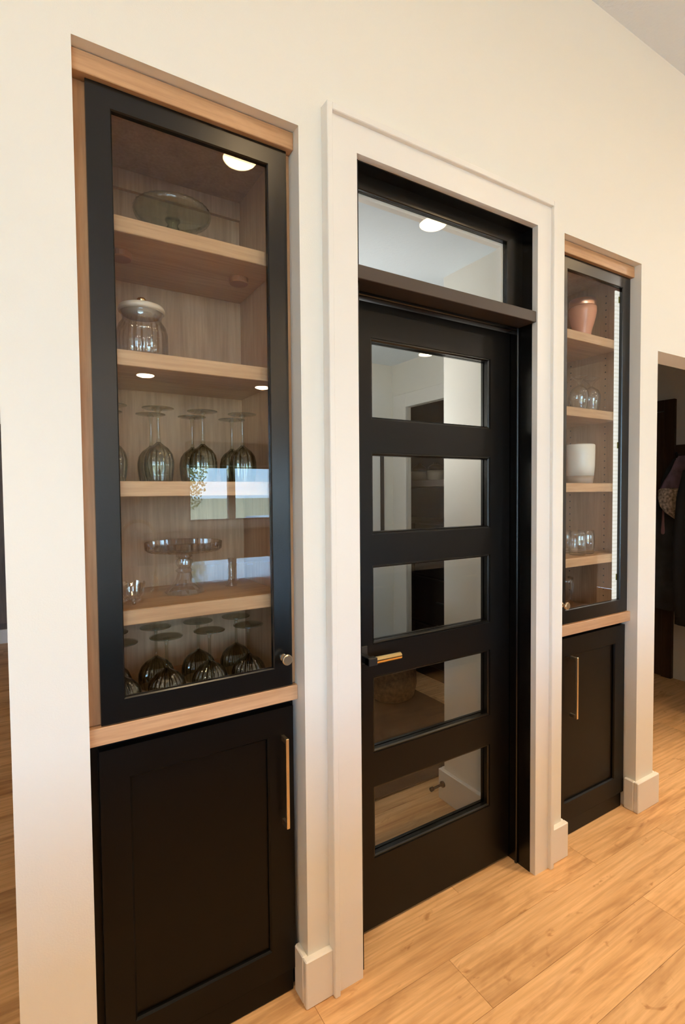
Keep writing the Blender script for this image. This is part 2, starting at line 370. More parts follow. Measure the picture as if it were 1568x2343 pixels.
# island
isl = thing('kitchen_island', 'long dark kitchen island with glossy white stone top', 'island', (1.8, -2.27, 0))
B('body', -1.25, 4.85, -2.90, -1.66, 0, .87, M['darkcab'], isl)
B('countertop', -1.3, 4.93, -2.98, -1.58, .87, .91, M['stone'], isl, .003)
for k in range(6):
    a = -1.2+k*1.0; d = B('door', a, a+.86, -1.66, -1.64, .1, .85, M['darkcab'], isl, .004); B('handle', a+.36, a+.5, -1.64, -1.615, .76, .772, M['brass'], d)
at(isl, isl.location)
fa = thing('faucet', 'tall gold gooseneck faucet on the island top', 'faucet', (.63, -1.72, .91))
bm = bmesh.new(); lathe(bm, [(0,0),(.027,0),(.027,.012),(.016,.02),(.016,.10),(0,.10)], 20, .63, -1.72, .91); link('base', bm, M['gold'], fa, True)
bm = bmesh.new(); tube(bm, [(.63,-1.72,1.0),(.63,-1.72,1.2)]+[(.63-.085+.085*math.cos(t), -1.72-.02*(1-math.cos(t)), 1.245+.085*math.sin(t)) for t in [PI*k/14 for k in range(15)]]+[(.452,-1.76,1.17),(.448,-1.76,1.12)], .011, 10); link('neck', bm, M['gold'], fa, True)
bm = bmesh.new(); tube(bm, [(.63,-1.72,.98),(.67,-1.70,.99),(.71,-1.69,1.02)], .005, 8); link('lever', bm, M['gold'], fa, True)
at(fa, fa.location)
# recessed ceiling lamps
def recessed(x, y, z, r, mat, label, dome=.002):
    t = thing('recessed_light', label, 'ceiling light', (x, y, z-.006), 'recessed ceiling lights')
    bm = bmesh.new(); lathe(bm, [(r, .0), (r+.022, .0), (r+.026, .006), (r, .006), (r, .0)], 28); link('trim_ring', bm, M['trim'], t, True)
    bm = bmesh.new(); lathe(bm, [(0, -dome), (r*.38, -dome*.92), (r*.71, -dome*.71), (r*.92, -dome*.38), (r, .0), (r, .0055), (0, .0055)], 28); link('lens', bm, mat, t, True)
for x, y, lab in ((1.118,-1.535,'recessed lamp mirrored in the top of the left cabinet glass'), (2.584,-1.51,'recessed lamp mirrored in the transom glass above the door'),
                  (3.96,-1.44,'recessed lamp mirrored at the top of the right cabinet door'), (-.38,-1.53,'recessed lamp above the left end of the island'), (5.4,-1.44,'recessed fill lamp, unseen, at the far right end of the front row')):
    recessed(x, y, CEIL, .098, M['lens_wallfill'] if x > 5 else M['lens'], lab, .026)  # far right lamp boosted as fill for the upper right wall
for x, y, lab in ((4.891,-4.141,'recessed lamp mirrored in the topmost door pane'), (-2.2,-4.1,'recessed fill lamp added unseen near the glazed doors'), (6.6,-4.1,'recessed fill lamp added unseen by the right wall'), (3.0,-4.14,'recessed fill lamp added unseen in the second row above the island'), (-.4,-4.14,'recessed fill lamp added unseen in the second row left of the island')):  # all but the mirrored lamp are unseen fill, added for brightness
    recessed(x, y, CEIL, .105, M['lens_wallfill'] if x > 6 else M['lens_far'], lab, .012)
for x, y, lab in ((1.713,-7.545,'recessed lamp near the window, mirrored left under the second shelf'), (3.757,-7.53,'recessed lamp near the window, mirrored right under the second shelf'), (-.6,-7.5,'recessed fill lamp added unseen over the glazed doors')):
    recessed(x, y, CEIL, .135, M['lens_far'], lab, .03)  # the unmirrored third lamp is added fill

for k, x in enumerate((-.25, .95, 2.15, 3.35)):  # unseen downlights added to brighten the floor and lower wall
    recessed(x, -.75, CEIL, .06, M['lens_floorfill'], '%s narrow beam lamp from the left, added unseen to light floor and low wall' % ('first', 'second', 'third', 'fourth')[k])
    sd = bpy.data.lights.new('fill_beam', 'SPOT'); sd.energy = FILL_BEAM; sd.color = (1, .72, .42); sd.spot_size = math.radians(54); sd.spot_blend = 1.0; sd.shadow_soft_size = .06
    so = bpy.data.objects.new('fill_beam', sd); COL.objects.link(so); so.location = (x, -.75, CEIL-.03)
# ------------------------------------------------------------------ outdoors
struct(B('ground', -150, 200, -260, YB-.2, -.80, -.60, M['field']), 'pale golden field outside')
struct(B('driveway', -40, 50, -17, -9.5, -.61, -.56, M['gravel']), 'pale gravel drive outside the window')
tr = thing('tree', 'young leafy tree outside the kitchen window', 'tree', (3.9, -13.6, -.56))
bm = bmesh.new(); tube(bm, [(3.9,-13.6,-.56),(3.92,-13.6,1.2),(3.9,-13.55,3.2)], [.06,.045,.02], 8); link('trunk', bm, M['bark'], tr, True)
bm = bmesh.new(); Rl = random.Random(5)
for k in range(1500):
    th = Rl.uniform(0, 2*PI); ph = math.acos(Rl.uniform(-1, 1)); rr = Rl.random()**.4
    c = Vector((3.9+.62*rr*math.sin(ph)*math.cos(th), -13.6+.6*rr*math.sin(ph)*math.sin(th), 2.2+1.25*rr*math.cos(ph)))
    a = Vector((Rl.uniform(-1,1), Rl.uniform(-1,1), Rl.uniform(-1,1))).normalized()*.045; b2 = a.orthogonal().normalized()*.028
    bm.faces.new([bm.verts.new(c+q) for q in (-a, b2, a, -b2)])
lf = link('foliage', bm, M['leaf'], tr); lf['kind'] = 'stuff'; at(tr, tr.location)
car = thing('car', 'dark parked car on the drive outside the window', 'car', (6.1, -12.6, -.56))
bm = bmesh.new()
side = [(-2.2,.35),(-2.2,.75),(-1.9,.92),(-1.0,1.0),(-.45,1.38),(.85,1.40),(1.55,1.02),(2.1,.95),(2.25,.7),(2.2,.35)]
L0 = [bm.verts.new((6.1+a, -13.4, -.56+b)) for a, b in side]; L1 = [bm.verts.new((6.1+a, -11.8, -.56+b)) for a, b in side]
bm.faces.new(L0); bm.faces.new(L1[::-1])
for k in range(len(side)): bm.faces.new((L0[k], L0[(k+1) % len(side)], L1[(k+1) % len(side)], L1[k]))
link('body', bm, M['carpaint'], car)
bm = bmesh.new(); box(bm, 5.7, 6.85, -11.8, -11.785, .48, .78); link('side_window', bm, M['blackmetal'], car)
for a in (4.7, 7.5):
    for yy in (-13.4, -11.95): bm = bmesh.new(); tube(bm, [(a, yy, -.24), (a, yy+.17, -.24)], .32, 18); link('wheel', bm, M['tyre'], car)
at(car, car.location)

# ------------------------------------------------------------------ door casing, jamb, transom, door
tm = bmesh.new()
xi0, xi1, zi, xo0, xo1, zo = .839, 1.634, 2.458, .751, 1.709, 2.541
box(tm, xo0, xi0, -.022, 0, 0, zo); box(tm, xi1, xo1, -.022, 0, 0, zo); box(tm, xi0, xi1, -.022, 0, zi, zo)
t1 = struct(link('trim_1', tm, M['trim']), 'flat white casing round the black door')
bm = bmesh.new()
box(bm, .733, xo0, -.036, 0, 0, zo+.02, .002); box(bm, xo1, 1.729, -.036, 0, 0, zo+.02, .002); box(bm, xo0, xo1, -.036, 0, zo, zo+.02, .002)
link('back_band', bm, M['trim'], t1)
bm = bmesh.new()     # black jamb: liner, stop and stepped bead
box(bm, .839, .857, 0, .16, 0, zi); box(bm, 1.6335, 1.652, 0, .16, 0, zi) if False else None
J0, J1 = .842, 1.632
box(bm, J0-.003, J0, .002, .16, 0, zi); box(bm, J1, J1+.002, .002, .16, 0, zi); box(bm, J0, J1, .002, .16, zi-.003, zi)
for a, b in ((J0, J0+.010), (J1-.010, J1)): box(bm, a, b, .058, .070, 0, 2.106, .003)
box(bm, J0+.010, J1-.010, .058, .070, 2.094, 2.106, .003)
t2 = struct(link('trim_2', bm, M['black']), 'black stepped door jamb')
tw = thing('window_3', None, None, (1.237, .08, 2.1)); struct(tw, 'black framed transom light above the pantry door')
bm = bmesh.new(); frame_xz(bm, J0, J1, 2.147, zi-.003, .030, .0835, .049, .004, .046, .066, .002); link('frame', bm, M['black'], tw)
B('glass_pane', J0+.0305, J1-.0840, .058, .062, 2.1515, zi-.0525, M['pane'], tw)
bm = bmesh.new(); frame_xz(bm, J0+.0305, J1-.0840, 2.1515, zi-.0525, .010, .011, .011, .002, .0665, .088); link('inner_bead', bm, M['trim'], tw)
bm = bmesh.new(); box(bm, J0-.001, 1.6335, -.017, .155, 2.107, 2.147, .0015); link('transom_bar', bm, M['bronze'], tw)
at(tw, tw.location)
d1 = thing('door_1', None, None, (1.237, .12, 0)); struct(d1, 'black pantry door with five stacked glass panes')
DX0, DX1, DY0, DY1 = .846, 1.629, .103, .143
OX0, OX1 = .969, 1.522
op = [(1.719, 1.984), (1.341, 1.612), (.974, 1.239), (.608, .867), (.247, .4935)]
bm = bmesh.new()
dzs = sorted([.010, 2.096]+[z for q in op for z in q]); dus = [DX0, OX0, OX1, DX1]
gw = grid_wall('leaf', dus, dzs, DY0, DY1, lambda i, j: not (i == 1 and j % 2 == 1), M['blackdoor'], 'X', d1); bm.free()
for (a, b) in op:
    bm = bmesh.new(); frame_xz(bm, OX0, OX1, a, b, .009, .009, .009, .009, .106, .126, .004); bd = link('glazing_bead', bm, M['black'], d1)
    B('glass_pane', OX0+.001, OX1-.001, .127, .131, a+.001, b-.001, M['pane'], d1)
    bm = bmesh.new(); frame_xz(bm, OX0, OX1, a, b, .009, .009, .009, .009, .1315, .1425, 0); link('glazing_bead', bm, M['black'], d1)
bm = bmesh.new(); box(bm, .884, .944, .094, .103, .918, .978, .002); ro = link('rose', bm, M['blackmetal'], d1)
hd = thing('x', None, None) if False else None
bm = bmesh.new(); box(bm, .905, .925, .035, .095, .934, .958, .002); box(bm, .905, .938, .030, .055, .932, .957, .002); hn = link('handle', bm, M['blackmetal'], d1)
bm = bmesh.new(); tube(bm, [(.936, .042, .9445), (1.036, .042, .9445)], .0118, 24); link('brass_grip', bm, M['gold'], hn, False)['label'] = 'knurled gold lever grip'
at(d1, d1.location)

# ------------------------------------------------------------------ built-in cabinets
SHELF_Z = [2.162, 1.838, 1.5135, 1.190]
def upper_cabinet(x0, x1, label, knob_side, strip_r):
    cxm = (x0+x1)/2
    t = thing('glass_cabinet', label, 'cabinet', (cxm, .22, .9235))
    xa, xb = x0+.003, x1-.003
    B('side_panel', xa, x0+.025, .081, .40, .9245, 2.452, M['veneer'], t); B('side_panel', x1-.025, xb, .081, .40, .9245, 2.452, M['veneer'], t)
    B('back_panel', xa, xb, .4005, .412, .9245, 2.462, M['veneer'], t)
    B('top_panel', xa, xb, .081, .40, 2.452, 2.462, M['veneer'], t)
    B('nailing_rail', x0+.026, x1-.026, .386, .400, 2.395, 2.4515, M['veneer'], t)
    B('valance', x0+.001, x1-.001, .030, .062, 2.436, 2.4835, M['maple'], t, .0015)
    B('face_strip', x0+.001, x0+.040, .060, .080, .9245, 2.4355, M['maple_z'], t, .001)
    B('face_strip', x1-.040, x1-.001, .060, .080, .9245, 2.4355, M['maple_z'], t, .001)
    sh = []
    for z in SHELF_Z:
        sh.append(B('shelf', x0+.0255, x1-.0255, .081, .399, z-.0385, z, M['shelf'], t, .0015))
    dx0, dx1 = x0+.0295, x1-(.0175 if strip_r else .010)
    bm = bmesh.new(); frame_xz(bm, dx0, dx1, .9265, 2.4345, .0555, .0575, .0525, .0575, .044, .0595, .003)
    d = link('door', bm, M['black'], t)
    B('glass_pane', dx0+.050, dx1-.052, .0535, .0575, .979, 2.387, M['pane'], d)
    kx = dx1-.028 if knob_side > 0 else dx0+.026
    bm = bmesh.new(); tube(bm, [(kx,.044,1.010),(kx,.040,1.010),(kx,.039,1.010),(kx,.026,1.010),(kx,.022,1.010),(kx,.014,1.010),(kx,.012,1.010)], [.010,.010,.0055,.0055,.0145,.0150,.0132], 24); link('knob', bm, M['brass'], d, False)['label'] = 'brushed brass round knob'
    return t, sh
def lower_cabinet(x0, x1, label, handle_x):
    cxm = (x0+x1)/2
    t = thing('base_cabinet', label, 'cabinet', (cxm, .22, 0))
    B('carcass', x0+.002, x1-.002, .0775, .412, 0.001, .8775, M['blackbase'], t)
    B('toe_board', x0+.002, x1-.019, .058, .077, .001, .066, M['blackbase'], t, .002)
    bm = bmesh.new(); dx0, dx1 = x0+.0235, x1-.014
    frame_xz(bm, dx0, dx1, .073, .8615, .073, .080, .083, .085, .050, .076, .005); box(bm, dx0+.07, dx1-.075, .061, .075, .15, .785)
    d = link('door', bm, M['blackbase'], t)
    bm = bmesh.new(); box(bm, handle_x-.0045, handle_x+.0045, .016, .025, .522, .783, .001)
    for z in (.530, .775): box(bm, handle_x-.0045, handle_x+.0045, .0245, .051, z-.007, z+.007)
    link('handle', bm, M['brass'], d)['label'] = 'slim brass bar pull'
    return t
LX0, LX1, RX0, RX1 = .109, .662, 1.820, 2.364
cl, shl = upper_cabinet(LX0, LX1, 'tall black glass door cabinet left of the black door, goblets inside', 1, True)
cr, shr = upper_cabinet(RX0, RX1, 'tall black glass door cabinet right of the black door, white canister inside', -1, False)
for x in (.2314, .5602):
    bm = bmesh.new(); lathe(bm, [(0,-.016),(.026,-.016),(.029,-.013),(.029,.0),(0,0)], 24, x, .205, SHELF_Z[0]-.0385); link('puck_light', bm, M['puck'], shl[0], False)
# led tape, clips and pin holes in the right cabinet
led = B('led_strip', 2.270, 2.300, .0605, .0665, .985, 2.372, M['led'], cr)
B('led_channel', 2.3003, 2.306, .060, .0665, .985, 2.372, M['ledchannel'], cr)
for z in (2.335, 1.685, 1.085): B('clip', 2.290, 2.306, .0590, .0605, z-.014, z+.014, M['ledchannel'], cr)
bm = bmesh.new()
for yy in (.149, .33):
    z = .98
    while z < 2.42:
        if all(not (s-.045 < z < s+.006) for s in SHELF_Z): box(bm, RX1-.0256, RX1-.02505, yy-.0028, yy+.0028, z-.0028, z+.0028)
        z += .032
ph = link('pin_hole', bm, M['tyre'], cr); ph['kind'] = 'stuff'
at(cl, cl.location); at(cr, cr.location)
at(lower_cabinet(LX0, LX1, 'black base cabinet under the left wooden ledge', .6140), (.3855, .22, 0))
at(lower_cabinet(RX0, RX1, 'black base cabinet under the right wooden ledge', 1.9500), (2.092, .22, 0))
l1 = B('wooden_ledge', LX0+.001, LX1-.001, .0425, .412, .8795, .9225, M['maple'], bev=.0015); tag(l1, 'maple ledge under the left glass cabinet', 'ledge')
l2 = B('wooden_ledge', RX0+.001, RX1-.001, .0325, .412, .8795, .9235, M['maple'], bev=.0015); tag(l2, 'maple ledge under the right glass cabinet', 'ledge')

# ------------------------------------------------------------------ glassware
def mesh_of(fn, name, mat, smooth=True):
    bm = bmesh.new(); fn(bm); me = bpy.data.meshes.new(name); bmesh.ops.recalc_face_normals(bm, faces=bm.faces[:]); bm.to_mesh(me); bm.free(); me.materials.append(mat)
    for p in me.polygons: p.use_smooth = smooth
    return me
def spawn(name, parts, loc, label, cat, group, rz=0):
    t = thing(name, label, cat, loc, group); t.rotation_euler.z = rz
    for pn, me in parts:
        o = bpy.data.objects.new(pn, me); COL.objects.link(o); o.parent = t
    return t
# tall goblet standing on its rim
H = .1945
gob = [('bowl', mesh_of(lambda b: lathe(b, [(.0330,.0),(.0365,.020),(.0385,.040),(.0385,.055),(.0345,.074),(.0250,.088),(.0130,.097),(.0055,.104),(0,.105),(0,.1025),(.0100,.095),(.0235,.086),(.0328,.073),(.0367,.055),(.0367,.040),(.0348,.020),(.0314,.0),(.0330,.0)], 96, flute=.085, nf=16, f_from=.005, f_to=.092), 'bowl', M['smoke'])),
       ('stem', mesh_of(lambda b: lathe(b, [(0,.103),(.0058,.104),(.0042,.118),(.0040,.165),(.0058,.184),(.010,.1895),(0,.1895)], 16), 'stem', M['smokefoot'])),
       ('foot', mesh_of(lambda b: lathe(b, [(0,.1885),(.012,.1888),(.036,.1915),(.0405,.1928),(.0405,.1945),(.036,.1945),(0,.1935)], 40), 'foot', M['smoke']))]
nm = ['leftmost', 'second from left', 'third from left', 'rightmost']
for rowi, (yy, rn) in enumerate(((.13, 'front'), (.248, 'back'))):
    for k, xx in enumerate((.186, .3030, .4210, .5365) if rowi == 0 else (.192, .3075, .4245, .5465)):
        spawn('wine_goblet', gob, (xx, yy, SHELF_Z[2]+.0003), 'smoke-grey goblet upside down on middle shelf, %s row, %s' % (rn, nm[k]), 'goblet', 'tall smoke goblets on the middle shelf', k*.7)
# wide coupe standing on its rim
cou = [('bowl', mesh_of(lambda b: lathe(b, [(.0465,.0),(.0515,.018),(.0500,.038),(.0430,.056),(.0300,.070),(.0150,.079),(.0050,.086),(0,.087),(0,.0845),(.0125,.077),(.0285,.068),(.0412,.055),(.0480,.038),(.0496,.018),(.0449,.0),(.0465,.0)], 120, flute=.11, nf=20, f_from=.004, f_to=.075), 'bowl', M['smoke'])),
       ('stem', mesh_of(lambda b: lathe(b, [(0,.085),(.0056,.086),(.0040,.098),(.0040,.145),(.0056,.162),(.010,.167),(0,.167)], 16), 'stem', M['smokefoot'])),
       ('foot', mesh_of(lambda b: lathe(b, [(0,.1662),(.012,.1665),(.038,.1692),(.0435,.1705),(.0435,.1725),(.038,.1725),(0,.1712)], 40), 'foot', M['smokefoot']))]
for rowi, (yy, rn) in enumerate(((.14, 'front'), (.262, 'back'))):
    for k, xx in enumerate((.198, .3140, .4324, .5487) if rowi == 0 else (.193, .3114, .4347, .5545)):
        spawn('coupe_glass', cou, (xx, yy, .9229), 'wide smoke-grey coupe upside down at cabinet bottom, %s row, %s' % (rn, nm[k]), 'coupe', 'smoke coupes at the cabinet bottom', k*.5)
# lidded jar
t = thing('lidded_jar', 'clear ribbed glass jar with cream lid and gold knob', 'jar', (.281, .20, SHELF_Z[1]+.0003))
def o_(name, fn, mat, par, smooth=True):
    bm = bmesh.new(); fn(bm); o = link(name, bm, mat, par, smooth); return o
o_('body', lambda b: lathe(b, [(0,.0),(.058,.0),(.064,.006),(.067,.03),(.067,.075),(.062,.095),(.053,.108),(.050,.116),(.053,.128),(.057,.133),(.055,.134),(.0505,.128),(.0475,.116),(.0505,.107),(.0595,.094),(.0645,.075),(.0645,.03),(.062,.009),(.056,.004),(0,.004)], 192, flute=.035, nf=24, f_from=.005, f_to=.108), M['clear'], t)
ld = o_('lid', lambda b: lathe(b, [(0,.126),(.048,.126),(.048,.1345),(.0595,.1350),(.0605,.142),(.0575,.149),(.048,.153),(0,.155)], 40), M['cream'], t)
o_('lid_knob', lambda b: lathe(b, [(0,.1545),(.0055,.1545),(.0055,.160),(.0125,.163),(.0130,.170),(.0090,.1745),(0,.1755)], 24), M['gold'], ld)
# green glass cake plate on the top shelf
t = thing('cake_plate', 'pale green glass pedestal cake plate on the top shelf', 'cake plate', (.372, .215, SHELF_Z[0]+.0003))
o_('plate', lambda b: lathe(b, [(0,.088),(.03,.088),(.085,.090),(.101,.094),(.105,.103),(.105,.112),(.101,.112),(.099,.100),(.083,.095),(0,.0945)], 72, flute=.02, nf=36, f_from=.093), M['green'], t)
o_('pedestal', lambda b: lathe(b, [(0,.0),(.056,.0),(.058,.004),(.040,.012),(.020,.026),(.014,.045),(.020,.062),(.013,.074),(.022,.088),(0,.088)], 36, flute=.10, nf=12), M['green'], t)
# crystal cake stand on the fourth shelf
t = thing('cake_stand', 'cut crystal pedestal cake stand with ribbed rim', 'cake stand', (.3905, .235, SHELF_Z[3]+.0003))
o_('plate', lambda b: lathe(b, [(0,.126),(.085,.128),(.100,.124),(.108,.130),(.110,.150),(.106,.152),(.101,.136),(.083,.134),(0,.133)], 144, flute=.055, nf=36, f_from=.12), M['crystal'], t, False)
o_('pedestal', lambda b: lathe(b, [(0,.0),(.055,.0),(.058,.005),(.052,.014),(.036,.024),(.024,.042),(.019,.060),(.027,.066),(.017,.074),(.024,.086),(.024,.096),(.016,.102),(.024,.108),(.018,.118),(.028,.127),(0,.127)], 32, flute=.14, nf=8), M['crystal'], t, False)
# small footed crystal bowl
t = thing('crystal_bowl', 'small footed cut crystal bowl with scalloped rim', 'bowl', (.233, .150, SHELF_Z[3]+.0003))
def scal(b):
    n = 48
    prof = [(.010,.012),(.022,.016),(.028,.028),(.029,.042),(.0325,.056),(.030,.056),(.0265,.043),(.025,.030),(.019,.020),(.001,.017)]
    rings = []
    for q, (r, z) in enumerate(prof):
        k = .0035 if q in (4, 5) else 0
        rings.append([b.verts.new((r*(1-.10*(.5+.5*math.cos(12*2*PI*i/n)))*math.cos(2*PI*i/n), r*(1-.10*(.5+.5*math.cos(12*2*PI*i/n)))*math.sin(2*PI*i/n), z+k*math.cos(6*2*PI*i/n))) for i in range(n)])
    for a, c in zip(rings, rings[1:]):
        for i in range(n): b.faces.new((a[i], c[i], c[(i+1) % n], a[(i+1) % n]))
    b.faces.new(rings[0]); b.faces.new(rings[-1])
o_('bowl', scal, M['crystal'], t, False)
for k in range(3):
    a = 2*PI*k/3+.5
    o_('foot', lambda b: tube(b, [(.012*math.cos(a), .012*math.sin(a), .016), (.020*math.cos(a), .020*math.sin(a), .009), (.024*math.cos(a), .024*math.sin(a), .0048)], [.006,.005,.0045], 8), M['crystal'], t)
t = thing('bud_vase', 'small slender crystal bud vase behind the cake stand', 'vase', (.545, .27, SHELF_Z[3]+.0003))
o_('body', lambda b: lathe(b, [(0,0),(.018,0),(.019,.004),(.009,.012),(.012,.03),(.013,.05),(.008,.072),(.011,.088),(.009,.088),(.006,.072),(0,.06)], 24, flute=.08, nf=8), M['crystal'], t)

# right cabinet contents
t = thing('copper_canister', 'copper banded pink glazed canister on the top right shelf', 'canister', (2.220, .19, SHELF_Z[0]+.0003))
o_('bowl', lambda b: lathe(b, [(0,0),(.034,0),(.037,.004),(.038,.040),(.042,.062),(.050,.088),(.057,.115),(.061,.140),(.061,.160),(.057,.163),(0,.163)], 36), M['copperglaze'], t)
o_('lid', lambda b: lathe(b, [(0,.1635),(.057,.1635),(.0585,.166),(.0585,.193),(.056,.1955),(0,.1955)], 36), M['copper'], t)
clear_gob = [('bowl', mesh_of(lambda b: lathe(b, [(.028,0),(.036,.030),(.041,.065),(.040,.088),(.031,.108),(.014,.121),(.006,.126),(0,.127),(0,.1245),(.012,.119),(.029,.107),(.038,.087),(.039,.065),(.034,.030),(.0262,0),(.028,0)], 36), 'bowl', M['clear'])),
             ('foot', mesh_of(lambda b: lathe(b, [(0,.1265),(.006,.127),(.006,.132),(.016,.146),(.034,.160),(.036,.163),(.032,.163),(.012,.153),(0,.150)], 36), 'foot', M['clear']))]
for x, y, lab in ((2.262, .17, 'clear goblet upside down on the right cabinet second shelf, rightmost'), (2.172, .17, 'clear goblet upside down on the right cabinet second shelf, beside the door stile'), (2.215, .30, 'clear goblet upside down on the right cabinet second shelf, at the back')):
    spawn('clear_goblet', clear_gob, (x, y, SHELF_Z[1]+.0003), lab, 'goblet', 'clear goblets in the right cabinet')
t = thing('ceramic_canister', 'white ceramic canister with taupe base in the right cabinet', 'canister', (2.170, .165, SHELF_Z[2]+.0003))
o_('base_band', lambda b: lathe(b, [(0,0),(.054,0),(.0565,.003),(.0605,.034),(0,.034)], 40), M['grey_cer'], t)
o_('body', lambda b: lathe(b, [(0,.0343),(.0605,.0343),(.0640,.08),(.0650,.14),(.0650,.172),(.062,.177),(.058,.175),(.058,.16),(0,.16)], 40), M['white_cer'], t)
tum = [('glass', mesh_of(lambda b: lathe(b, [(0,0),(.033,0),(.035,.003),(.0385,.05),(.0365,.085),(.034,.108),(.032,.108),(.0345,.085),(.0365,.05),(.033,.010),(0,.009)], 32), 'glass', M['clear']))]
for x, y, lab in ((2.215, .16, 'clear tumbler on the right cabinet fourth shelf, rightmost'), (2.150, .235, 'clear tumbler on the right cabinet fourth shelf, middle one set back'), (2.128, .145, 'clear tumbler on the right cabinet fourth shelf, leftmost beside the stile')):
    spawn('tumbler', tum, (x, y, SHELF_Z[3]+.0003), lab, 'tumbler', 'clear tumblers in the right cabinet')
t = thing('glass_mug', 'clear glass mug with handle at the bottom of the right cabinet', 'mug', (2.055, .16, .9238))
o_('body', lambda b: lathe(b, [(0,0),(.034,0),(.036,.004),(.036,.150),(.038,.170),(.0355,.170),(.0335,.150),(.0335,.012),(0,.011)], 32), M['clear'], t)
o_('handle', lambda b: tube(b, [(.034,0,.165),(.052,0,.168),(.062,0,.155),(.062,0,.11),(.055,0,.075),(.034,0,.06)], .0055, 8), M['clear'], t)

# ------------------------------------------------------------------ the pantry behind the door
PC = 2.48
struct(B('wall_pantry_near', 1.69, 1.81, .1305, .545, 0, PC, M['wall']), 'cream pantry wall end seen through the door panes')
struct(grid_wall('wall_pantry_far', [.545, 1.05, 1.83, 2.12], [0, 2.13, PC], 2.5, 2.53, lambda i, j: not (i == 1 and j == 0), M['wall'], 'Y'), 'pantry wall with a white cased opening')
struct(B('wall_pantry_back', .55, 2.5, 2.02, 2.12, 0, PC, M['wall']))
struct(B('wall_pantry_left', .68, .78, .42, 2.02, 0, PC, M['wall']))
struct(B('wall_pantry_return', 1.81, 3.2, .42, .545, 0, PC, M['wall']))
struct(B('ceiling', .55, 3.25, .1305, 2.9, PC, PC+.1, M['ceiling']))
struct(B('wall_closet', 3.16, 3.26, .545, 2.75, 0, PC, M['darkcab']))
struct(B('wall_closet', 2.53, 2.55, 2.121, 2.75, 0, PC, M['darkcab']))
struct(B('wall_closet', 2.53, 3.26, 2.751, 2.85, 0, PC, M['darkcab']))
bm = bmesh.new()
for s in ((1.668, 1.69, .1305, .5645), (1.69, 1.832, .545, .567)): box(bm, *s, 0, .145, .003)
struct(link('baseboard_pantry', bm, M['trim']), 'white baseboard round the pantry wall end')
bm = bmesh.new(); box(bm, 2.478, 2.5, 1.83, 1.98, 0, 2.235, .003); box(bm, 2.478, 2.5, .92, 1.83, 2.13, 2.235, .003)
struct(link('trim_3', bm, M['trim']), 'white casing of the opening inside the pantry')
t = thing('door_stop', 'small dark door stop on the pantry baseboard', 'door stop', (1.655, .53, .083))
o_('plate', lambda b: tube(b, [(.0125,0,0),(.005,0,0)], .015, 16), M['blackmetal'], t); o_('rod', lambda b: tube(b, [(.005,0,0),(-.05,0,-.003)], .006, 10), M['blackmetal'], t); o_('tip', lambda b: tube(b, [(-.05,0,-.003),(-.066,0,-.004)], .010, 12), M['blackmetal'], t)
t = thing('framed_board', 'white wall board with black frame on the pantry back wall', 'board', (1.93, 2.005, 1.15))
bm = bmesh.new(); frame_xz(bm, 1.3, 2.395, 1.10, 2.045, .02, .03, .02, .02, 1.995, 2.019); link('frame', bm, M['darkcab'], t)
B('board', 1.315, 2.37, 2.006, 2.018, 1.115, 2.03, M['trim'], t); at(t, t.location)
t = thing('woven_pouf', 'round woven brown pouf on the pantry floor', 'pouf', (2.20, 1.66, .0115))
o_('cushion', lambda b: lathe(b, [(0,0.001),(.12,.001),(.165,.03),(.185,.12),(.18,.24),(.15,.32),(.08,.35),(0,.355)], 40, flute=.03, nf=20), M['basket'], t)
hu = thing('dark_hutch', 'dark cabinet with drawers and a jar shelf beyond the pantry opening', 'cabinet', (2.95, 1.4, 0))
B('drawer_base', 2.72, 3.15, .56, 2.74, .001, 1.25, M['darkcab'], hu)
for k, (a, b) in enumerate(((.10, .42), (.44, .80), (.82, 1.23))):
    for q in range(3):
        d = B('drawer', 2.70, 2.72, .57+q*.72, 1.28+q*.72, a, b, M['darkcab'], hu, .006); B('handle', 2.68, 2.70, .84+q*.72, 1.0+q*.72, (a+b)/2, (a+b)/2+.01, M['blackmetal'], d)
B('back_panel', 3.13, 3.155, .56, 2.74, 1.25, 2.3, M['navycab'], hu)
B('upper_panel', 2.92, 3.13, .56, 2.74, 1.99, 2.3, M['darkcab'], hu)
B('jar_shelf', 2.88, 3.13, .56, 2.74, 1.528, 1.583, M['greyshelf'], hu, .002); at(hu, hu.location)
jar = [('body', mesh_of(lambda b: lathe(b, [(0,0),(.068,0),(.075,.01),(.077,.06),(.070,.082),(0,.084)], 32), 'body', M['jarglaze'])), ('lid', mesh_of(lambda b: lathe(b, [(0,.0845),(.067,.0845),(.064,.11),(.033,.132),(.02,.136),(.02,.15),(0,.153)], 32), 'lid', M['darkcab']))]
spawn('stoneware_jar', jar, (2.955, 2.241, 1.5833), 'squat two-tone jar on the dark shelf seen through the door, left one', 'jar', 'two-tone jars on the dark shelf')
spawn('stoneware_jar', jar, (2.955, 2.030, 1.5833), 'squat two-tone jar on the dark shelf seen through the door, right one', 'jar', 'two-tone jars on the dark shelf')
recessed(-1.6, 2.4, CEIL, .1, M['lens_far'], 'recessed fill lamp added unseen in the passage left of the wall end', .02)  # unseen lamp added to brighten the passage floor
rg = B('shade_rug', .85, 2.44, .70, 1.97, .0006, .012, M['shade_rug'], bev=.003); tag(rg, 'dark brown rug added to dim the pantry floor behind the door', 'shade_rug')  # added dark sheet, puts the floor's shade into its colour
t = thing('fill_pendant', 'drum pendant lamp inside the pantry, out of the door\'s view', 'pendant light', (1.20, .86, 1.66))  # unseen lamp, form made up to light walls and spare the floor
o_('bottom_plate', lambda b: lathe(b, [(0,0),(.225,0),(.225,.012),(0,.012)], 36), M['white_cer'], t, False)  # wide opaque plate added to keep the floor dim
